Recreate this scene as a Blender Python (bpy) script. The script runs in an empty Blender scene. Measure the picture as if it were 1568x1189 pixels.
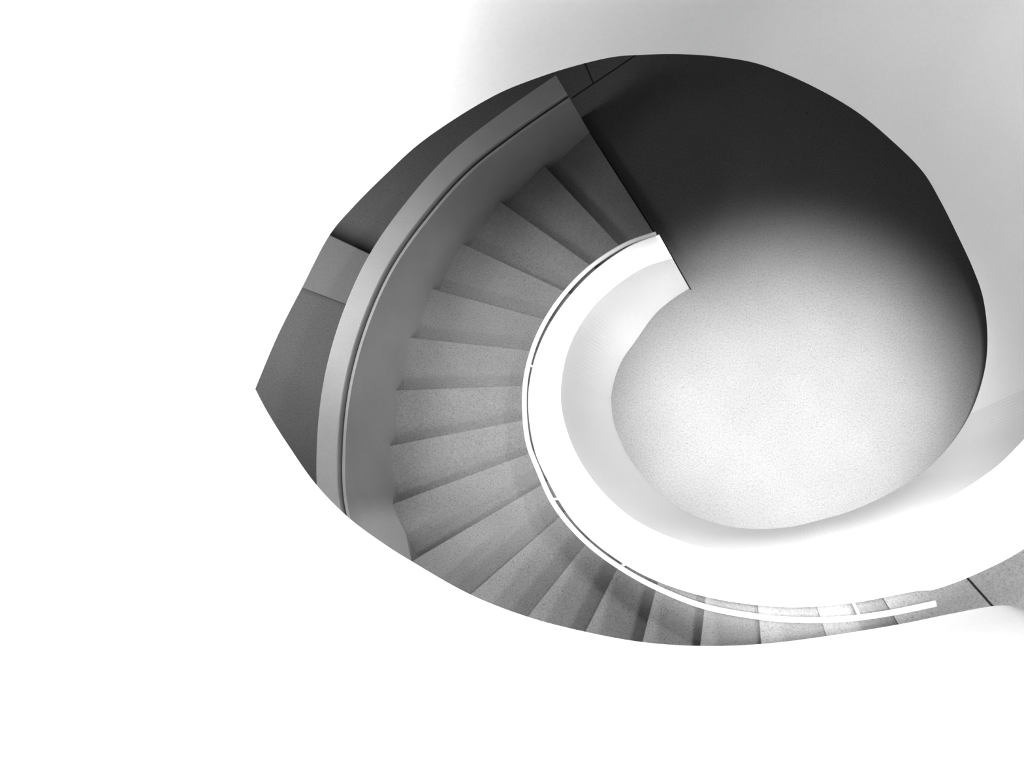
import bpy, math, bisect
from mathutils import Vector
H=9.0; F=1250.0; NU,NV=1225.0,750.0   # eye height, focal (survey px), plumb point
RISE=0.16; CAPH=0.85; D=math.pi/180

def plan(u,v,z):
    s=(H-z)/F
    return Vector(((u-NU)*s, -(v-NV)*s, z))
def ang(u,v,base=100):
    a=math.degrees(math.atan2(-(v-NV),u-NU))
    while a<base: a+=360
    while a>=base+360: a-=360
    return a
def dens(pts,n=10):
    out=[]; P=[pts[0]]+list(pts)+[pts[-1]]
    for i in range(1,len(P)-2):
        p0,p1,p2,p3=P[i-1],P[i],P[i+1],P[i+2]
        for j in range(n):
            t=j/n
            out.append(tuple(0.5*((2*b)+(-a+c)*t+(2*a-5*b+4*c-d)*t*t+(-a+3*b-3*c+d)*t**3) for a,b,c,d in zip(p0,p1,p2,p3)))
    out.append(tuple(pts[-1])); return out
class Tab:
    def __init__(s,xs,ys):
        q=sorted(zip(xs,ys)); s.x=[a for a,b in q]; s.y=[b for a,b in q]
    def __call__(s,a):
        x,y=s.x,s.y
        if a<=x[0]: return y[0]
        if a>=x[-1]: return y[-1]
        i=bisect.bisect_right(x,a)-1
        t=(a-x[i])/max(1e-9,x[i+1]-x[i]); return y[i]*(1-t)+y[i+1]*t
def polar_px(pts,base=100,n=10):
    d=dens(pts,n); prev=None; A=[];R=[]
    for u,v in d:
        a=ang(u,v,base)
        if prev is not None:
            while a<prev-180:a+=360
            while a>prev+180:a-=360
        prev=a; A.append(a);R.append(math.hypot(u-NU,v-NV))
    return Tab(A,R)
def cyl(a,R,z): return (R*math.cos(a*D),R*math.sin(a*D),z)

# ---------------- materials
def mat(name,c1,c2=None,scale=200,rough=.7,speck=None,cloud=0.0,bump=0.0):
    m=bpy.data.materials.new(name); m.use_nodes=True; nt=m.node_tree; b=nt.nodes['Principled BSDF']
    b.inputs['Roughness'].default_value=rough
    b.inputs['Specular IOR Level'].default_value=0.2
    tc=nt.nodes.new('ShaderNodeTexCoord')
    n=nt.nodes.new('ShaderNodeTexNoise'); n.inputs['Scale'].default_value=scale; n.inputs['Detail'].default_value=3
    nt.links.new(tc.outputs['Object'],n.inputs['Vector'])
    r=nt.nodes.new('ShaderNodeValToRGB'); c2=c2 if c2 is not None else c1
    r.color_ramp.elements[0].position=.35; r.color_ramp.elements[1].position=.65
    r.color_ramp.elements[0].color=(c2,c2,c2,1); r.color_ramp.elements[1].color=(c1,c1,c1,1)
    nt.links.new(n.outputs['Fac'],r.inputs['Fac']); col=r.outputs['Color']
    if cloud:
        n2=nt.nodes.new('ShaderNodeTexNoise'); n2.inputs['Scale'].default_value=1.6; n2.inputs['Detail'].default_value=5
        nt.links.new(tc.outputs['Object'],n2.inputs['Vector'])
        mr=nt.nodes.new('ShaderNodeMapRange'); mr.inputs[1].default_value=.3; mr.inputs[2].default_value=.7
        mr.inputs[3].default_value=1-cloud; mr.inputs[4].default_value=1+cloud
        nt.links.new(n2.outputs['Fac'],mr.inputs[0])
        mx=nt.nodes.new('ShaderNodeMix'); mx.data_type='RGBA'; mx.blend_type='MULTIPLY'; mx.inputs[0].default_value=1
        nt.links.new(col,mx.inputs[6]); nt.links.new(mr.outputs[0],mx.inputs[7]); col=mx.outputs[2]
    if speck:
        v=nt.nodes.new('ShaderNodeTexVoronoi'); v.inputs['Scale'].default_value=34
        nt.links.new(tc.outputs['Object'],v.inputs['Vector'])
        r2=nt.nodes.new('ShaderNodeValToRGB'); r2.color_ramp.elements[0].position=.10; r2.color_ramp.elements[1].position=.20
        s=speck; r2.color_ramp.elements[0].color=(s,s,s,1); r2.color_ramp.elements[1].color=(1,1,1,1)
        nt.links.new(v.outputs['Distance'],r2.inputs['Fac'])
        mx=nt.nodes.new('ShaderNodeMix'); mx.data_type='RGBA'; mx.blend_type='MULTIPLY'; mx.inputs[0].default_value=1
        nt.links.new(col,mx.inputs[6]); nt.links.new(r2.outputs['Color'],mx.inputs[7]); col=mx.outputs[2]
    nt.links.new(col,b.inputs['Base Color'])
    if bump:
        bp=nt.nodes.new('ShaderNodeBump'); bp.inputs['Strength'].default_value=bump; bp.inputs['Distance'].default_value=.002
        nt.links.new(n.outputs['Fac'],bp.inputs['Height']); nt.links.new(bp.outputs[0],b.inputs['Normal'])
    return m
M_white=mat('white_plaster',.74,.725,30,.8)
M_bal=mat('balustrade_dim_face',.68,.665,30,.8)  # inner balustrade face, dimmer than the coping to paint in its shade
M_cap=mat('balustrade_lit_coping',.93,.92,30,.6)  # coping top, lightened so the colour carries the light falling on it
M_grey=mat('shade_grey_plaster',.35,.335,60,.7,cloud=.06)  # outer balustrade, its shading put into the base grey
M_tread=mat('terrazzo_tread',.255,.205,70,.7,speck=.6,cloud=.06,bump=.1)
M_floor=mat('terrazzo_floor',.152,.125,60,.65,speck=.7,cloud=.04,bump=.1)
M_dark=mat('dark_joint',.03,.02,40,.8)
M_rail=mat('white_rail_enamel',.92,.90,80,.35)
M_bench=mat('grey_stone',.18,.165,30,.7)

def mesh(name,V,Fc,m,parent=None,bevel=0,recalc=True):
    me=bpy.data.meshes.new(name); me.from_pydata([tuple(v) for v in V],[],Fc); me.update()
    o=bpy.data.objects.new(name,me); bpy.context.collection.objects.link(o); me.materials.append(m)
    import bmesh
    if recalc:
        bm=bmesh.new(); bm.from_mesh(me); bmesh.ops.recalc_face_normals(bm,faces=bm.faces[:])
        bm.to_mesh(me); bm.free()
    if bevel:
        b=o.modifiers.new('bevel','BEVEL'); b.width=bevel; b.segments=2; b.limit_method='ANGLE'
    if parent: o.parent=parent
    return o
def sweep(name,sections,m,smooth=True,parent=None):
    n=len(sections[0]); V=[p for s in sections for p in s]; Fc=[]
    for i in range(len(sections)-1):
        for j in range(n):
            j2=(j+1)%n; Fc.append((i*n+j,(i+1)*n+j,(i+1)*n+j2,i*n+j2))
    Fc.append(tuple(range(n))); L=(len(sections)-1)*n; Fc.append(tuple(range(L+n-1,L-1,-1)))
    o=mesh(name,V,Fc,m,parent=parent,recalc=False); me=o.data
    last=len(sections)-1
    # keep every lengthwise arris and both end outlines crisp, blend only along the sweep
    for e in me.edges:
        a,b=e.vertices; same=a//n==b//n
        if same and a//n in (0,last): e.use_edge_sharp=True
        elif n<12 and a%n==b%n: e.use_edge_sharp=True
    for p in me.polygons: p.use_smooth= smooth and len(p.vertices)==4 and p.index<last*n
    return o
def empty(name):
    e=bpy.data.objects.new(name,None); bpy.context.collection.objects.link(e); return e

# ---------------- survey data
A_out=[(903,203),(833,253),(765,308),(708,373),(661,442),(628,517),(606,598),(597,683),(601,772),(630,860),
 (672,953),(745,1022),(842,1073),(952,1103),(1058,1122),(1177,1128),(1312,1116),(1465,1109)]
B_in=[(1000,355),(950,378),(907,408),(867,447),(838,490),(815,537),(803,590),(801,643),(808,695),(825,745),
 (855,793),(893,838),(942,877),(1003,906),(1078,930),(1160,930),(1250,930),(1352,916)]
well=[(1055,442),(1025,462),(1000,485),(975,520),(950,557),(937,600),(935,640),(944,685),(965,725),(1000,762),(1045,790),(1105,808),(1170,815),(1240,809),(1300,792),(1342,770),
 (1395,738),(1448,690),(1485,635),(1506,575),(1512,520),(1506,460),(1490,412),(1465,358),(1440,308),(1412,262),(1365,215),(1310,170),(1240,130),(1165,99),(1100,87),(1040,83),(985,84),(935,88),
 (870,104),(810,124),(760,145),(700,180),(640,222),(590,268),(543,315),(503,363),(463,440),(425,515),(391,596)]
well_k=[0.0]*16+[.2,.6,1.0,1.4,1.7,2.0,2.2,2.4,2.6,2.75,2.9,3.0,3.1,3.2,3.3,3.4,3.5,3.6,3.7,3.8,3.9,4.0,4.1,4.2,4.3,4.4,4.5,4.55,4.6]
front=[(391,596),(410,632),(440,680),(482,740),(530,790),(580,828),(630,860),(718,910),(807,945),(895,968),(983,984),(1072,990),(1165,987),(1265,975),(1376,957),(1450,942),(1530,928),(1568,935),(1640,955)]
cap_i=[(1030,395),(985,410),(940,440),(900,480),(870,535),(858,600),(866,655),(890,710),(930,762),(980,802),(1050,832),(1110,843),(1170,845),(1240,838),(1350,810),(1450,765),(1520,720),(1568,675),(1620,620),(1650,560)]
cap_o=[(1010,358),(960,378),(905,418),(860,468),(830,518),(813,570),(808,625),(818,690),(840,740),(870,790),(905,828),(955,865),(1010,893),(1080,915),(1160,928),(1230,931),(1310,924),(1400,907),(1435,903),(1500,878),(1568,842),(1650,780),(1720,690),(1760,600)]
rail=[(1004,358),(955,376),(900,413),(855,462),(824,515),(807,570),(803,620),(808,675),(822,715),(850,775),(895,828),(950,870),(1010,903),(1080,930),(1160,945),(1220,950),(1290,949),(1360,940),(1433,925)]

kin=Tab([ang(*p) for p in B_in],[i+1 for i in range(18)])
kout=Tab([ang(*p) for p in A_out],[i+1 for i in range(18)])
Tci=polar_px(cap_i); Tco=polar_px(cap_o); Trail=polar_px(rail)
# well: radius (world) and base height against angle
wd=dens([(u,v,z) for (u,v),z in zip(well,well_k)],8)
AA=[];RR=[];ZZ=[];prev=None
for u,v,z in wd:
    a=ang(u,v)
    if prev is not None:
        while a<prev-180:a+=360
    prev=a; z=max(0,z); AA.append(a); ZZ.append(z); RR.append(math.hypot(u-NU,v-NV)*(H-z)/F)
Rw=Tab(AA,RR); Zw=Tab(AA,ZZ)
zc=lambda a: RISE*kin(a)+CAPH+ .12*max(0,1-(a-118)/25)
a0=AA[0]; aEnd=AA[-1]

# ---------------- floor
fl=mesh('floor',[(-9,-7,0),(7,-7,0),(7,9,0),(-9,9,0)],[(0,1,2,3)],M_floor)
def strip(name,p,q,z,w,par):
    a=plan(*p,z+.003); b=plan(*q,z+.003); d=(b-a).normalized(); n=Vector((-d.y,d.x,0))*w/2
    t=Vector((0,0,-.006))
    V=[a-n,a+n,b+n,b-n]; V2=[x+t for x in V]
    return mesh(name,V+V2,[(0,1,2,3),(7,6,5,4),(0,4,5,1),(1,5,6,2),(2,6,7,3),(3,7,4,0)],M_dark,parent=par)
for i,(p,q) in enumerate([((980,80),(876,150)),((880,60),(908,127)),((903,203),(1003,358)),((1010,360),(1058,444))]):
    strip('floor_joint_%d'%(i+1),p,q,0,.012,fl)

# ---------------- staircase
stair=empty('curved_staircase')
PA=[plan(u,v,RISE*(i+1)) for i,(u,v) in enumerate(A_out)]
PB=[]
for i,(u,v) in enumerate(B_in):
    z=RISE*(i+1); p=plan(u,v,z); q=PA[i]; d=(p-q).normalized(); s=0
    while s<1.5:
        c=p+d*s; a=math.degrees(math.atan2(c.y,c.x)); a=a+360 if a<100 else a
        if math.hypot(c.x,c.y)<=Tco(a)*(H-zc(a))/F-.06: break
        s+=.01
    PB.append(p+d*s)
for i in range(17):
    z=RISE*(i+1); z0=max(0.0,z-.34)
    def ex(a,b): return a+(a-b).normalized()*.05
    a1,a2=ex(PA[i],PB[i]),ex(PA[i+1],PB[i+1]); b1,b2=PB[i],PB[i+1]
    P=[a1,b1,b2,a2]; V=[Vector((p.x,p.y,z)) for p in P]+[Vector((p.x,p.y,z0)) for p in P]
    mesh('tread_%d'%(i+1),V,[(0,1,2,3),(7,6,5,4),(0,4,5,1),(1,5,6,2),(2,6,7,3),(3,7,4,0)],M_tread,parent=stair,bevel=.006)
zl=RISE*18
LP=[PA[17],PB[17]]+[plan(u,v,zl) for u,v in [(1420,868),(1500,835),(1580,770),(1700,680),(2000,700),(2000,1150),(1500,1125)]]
n=len(LP); V=[Vector((p.x,p.y,zl)) for p in LP]+[Vector((p.x,p.y,zl-.3)) for p in LP]
mesh('landing',V,[tuple(range(n)),tuple(range(2*n-1,n-1,-1))]+[(j,j+n,(j+1)%n+n,(j+1)%n) for j in range(n)],M_tread,parent=stair)
strip('landing_joint',(1470,873),(1530,940),zl,.014,stair)

# ---------------- inner balustrade (solid curved parapet, stands on floor)
AJ=384.0
secs=[];N=340
for i in range(N+1):
    a=a0+(AJ-a0)*i/N; z=zc(a); s=(H-z)/F
    Ri=Tci(a)*s; Ro=Tco(a)*s; Rb=Rw(a); zb=Zw(a)
    t=max(0,min(1,(a-366)/18)); Ri=Ri*(1-t)+Rb*t; Ro=max(Ro,Ri+.2)
    Rb=min(Rb,Ri-.003*(1-t))
    fr=.012
    secs.append([cyl(a,Rb,zb),cyl(a,Ri,z-fr),cyl(a,Ri+fr,z),cyl(a,Ro-fr,z),cyl(a,Ro,z-fr),cyl(a,max(Ro,Rb+.15),zb)])
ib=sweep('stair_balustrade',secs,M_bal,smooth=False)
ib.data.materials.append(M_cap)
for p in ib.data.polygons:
    if p.index<N*6 and p.index%6 in (1,2,3): p.material_index=1   # coping faces take the lit tone put into the colour

# ---------------- outer balustrade
pa=dens([(p.x,p.y) for p in PA],12)
oa=[];orr=[]
for x,y in pa:
    t=math.degrees(math.atan2(y,x)); t=t+360 if t<100 else t; oa.append(t); orr.append(math.hypot(x,y))
RA=Tab(oa,orr); secs=[]
a1,a2=oa[0],oa[-1]; N=240
for i in range(N+1):
    a=a1+(a2-a1)*i/N; z=RISE*kout(a)+.78; R=RA(a); T=.27-.04*min(1,(a-a1)/60)
    secs.append([cyl(a,R,0),cyl(a,R,z-.03),cyl(a,R+.024,z-.03),cyl(a,R+.024,z-.075),cyl(a,R+.05,z-.075),cyl(a,R+.05,z-.006),cyl(a,R+.056,z),cyl(a,R+T-.01,z),cyl(a,R+T,z-.01),cyl(a,R+T,0)])
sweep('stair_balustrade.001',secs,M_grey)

# ---------------- handrail with brackets
hr=empty('handrail')
pts=[]
ra0,ra1=Trail.x[0],Trail.x[-1]
for i in range(161):
    a=ra0+(ra1-ra0)*i/160; z=RISE*kin(a)+.72; pts.append(Vector(cyl(a,Trail(a)*(H-z)/F,z)))
def tube(name,pts,r,m,par):
    secs=[]
    for i,p in enumerate(pts):
        d=(pts[min(i+1,len(pts)-1)]-pts[max(i-1,0)]).normalized(); up=Vector((0,0,1))
        if abs(d.z)>.95: up=Vector((1,0,0))
        s=d.cross(up).normalized(); t=s.cross(d)
        secs.append([p+(s*math.cos(k*math.pi/6)+t*math.sin(k*math.pi/6))*r for k in range(12)])
    return sweep(name,secs,m,parent=par)
tube('rail',pts,.021,M_rail,hr)
for j,(u,v) in enumerate([(845,765),(950,868),(1316,944),(812,560)]):
    a=ang(u,v); z=RISE*kin(a)+.70; R=Trail(a)*(H-z)/F; s=Tco(a)*(H-zc(a))/F
    tube('bracket_%d'%(j+1),[Vector(cyl(a,R,z)),Vector(cyl(a,(R+s)/2,z-.03)),Vector(cyl(a,s-.02,z-.03))],.011,M_rail,hr)

# ---------------- shaft wall (upper parapet) + soffit
fd=dens([(u,v) for u,v in front],8)
W=[(AJ,Rw(AJ),Zw(AJ),zc(AJ))]  # (angle,R,zb,zt)
for i in range(len(AA)):
    if AA[i]>=AJ+.3:
        zt=zc(AJ)+(11.5-zc(AJ))*min(1,max(0,(AA[i]-AJ)/50)); W.append((AA[i],RR[i],ZZ[i],zt))
prev=AA[-1]
for u,v in fd[1:]:
    a=ang(u,v)
    while a<prev-180:a+=360
    prev=a; W.append((a,math.hypot(u-NU,v-NV)*(H-4.6)/F,4.6,11.5))
secs=[]
for a,R,zb,zt in W:
    secs.append([cyl(a,R,zb),cyl(a,R,zt),cyl(a,R+.22,zt),cyl(a,R+.22,zb+.0)])
sweep('wall_shaft',secs,M_white,smooth=False)
secs=[]
for a,R,zb,zt in W:
    if zb<1.5: continue
    z=zb+.02
    secs.append([cyl(a,R+.17,z),cyl(a,R+4,z),cyl(a,R+4,z+.2),cyl(a,R+.17,z+.2)])
sweep('ceiling',secs,M_white)

# low bench on the ground floor behind the stair
bz=.30
P=[plan(u,v,bz) for u,v in [(505,360),(600,405),(565,480),(455,438),(380,405),(420,325)]]
n=len(P); V=P+[Vector((p.x,p.y,0)) for p in P]
mesh('stone_bench',V,[tuple(range(n)),tuple(range(2*n-1,n-1,-1))]+[(j,j+n,(j+1)%n+n,(j+1)%n) for j in range(n)],M_bench,bevel=.01)

# ---------------- lights
def look(o,t): o.rotation_euler=(Vector(t)-o.location).to_track_quat('-Z','Y').to_euler()
def spot(n,loc,t,e,ang_,bl,r):
    l=bpy.data.lights.new(n,'SPOT'); l.energy=e; l.spot_size=ang_*D; l.spot_blend=bl; l.shadow_soft_size=r
    o=bpy.data.objects.new(n,l); bpy.context.collection.objects.link(o); o.location=loc; look(o,t); return o
def area(n,loc,t,e,sx,sy):
    l=bpy.data.lights.new(n,'AREA'); l.shape='RECTANGLE'; l.size=sx; l.size_y=sy; l.energy=e
    o=bpy.data.objects.new(n,l); bpy.context.collection.objects.link(o); o.location=loc; look(o,t); return o
spot('well_fill_spot',(0,.2,9.8),(-.10,.68,0),17000,30,1.0,.2)  # spot added in place of the skylight, shaping the floor's pool of light
spot('well_fill_spot.001',(.1,0,9.8),(-2.25,.95,1.5),3400,25,1.0,.2)  # extra spot added to brighten the coping and inner tread ends
spot('wall_fill_spot',(.9,1.1,7.9),(-2.7,.2,6.6),590,98,.4,.15)  # added fill, out of view, to whiten the left wall
spot('wall_fill_spot.001',(.0,1.6,7.9),(-.6,-1,6.3),390,98,.4,.15)  # added fill, out of view, to whiten the front wall
spot('wall_fill_spot.002',(.9,-.35,8.0),(-1.25,2.75,6.6),640,60,.9,.15)  # added fill, out of view, to whiten the upper-left wall
area('corridor_fill_area',(-6.0,2.0,2.9),(-4.6,2.2,0),130,.8,3.5)  # unseen area light added to brighten the floor outside the stair
spot('stair_fill_spot',(-2.9,-1.7,4.4),(-3.1,1.6,1.0),125,100,.8,.3)  # unseen spot added under the soffit for gradients on the left treads
spot('stair_fill_spot.001',(4.5,-1.75,4.58),(-.2,-1.3,2.4),1250,80,.8,.2)  # grazing spot added past the landing for contrast between the treads
spot('stair_fill_spot.002',(.2,-2.3,4.4),(-.9,-1.3,2.0),170,110,.8,.25)  # unseen spot added to lift dark patches on the lower treads

w=bpy.data.worlds.new('world'); bpy.context.scene.world=w; w.use_nodes=True
w.node_tree.nodes['Background'].inputs[0].default_value=(1,1,1,1); w.node_tree.nodes['Background'].inputs[1].default_value=.02
sc=bpy.context.scene
sc.view_settings.view_transform='Standard'; sc.view_settings.look='None'
sc.view_settings.exposure=.27; sc.view_settings.gamma=.76

# ---------------- camera: plumb, shifted lens
c=bpy.data.cameras.new('camera'); co=bpy.data.objects.new('camera',c); bpy.context.collection.objects.link(co)
co.location=(0,0,H); co.rotation_euler=(0,0,0)
c.sensor_width=36; c.lens=36*F/1568; c.clip_start=.02
c.shift_x=-(NU-784)/1568; c.shift_y=(NV-594.7)/1568
sc.camera=co
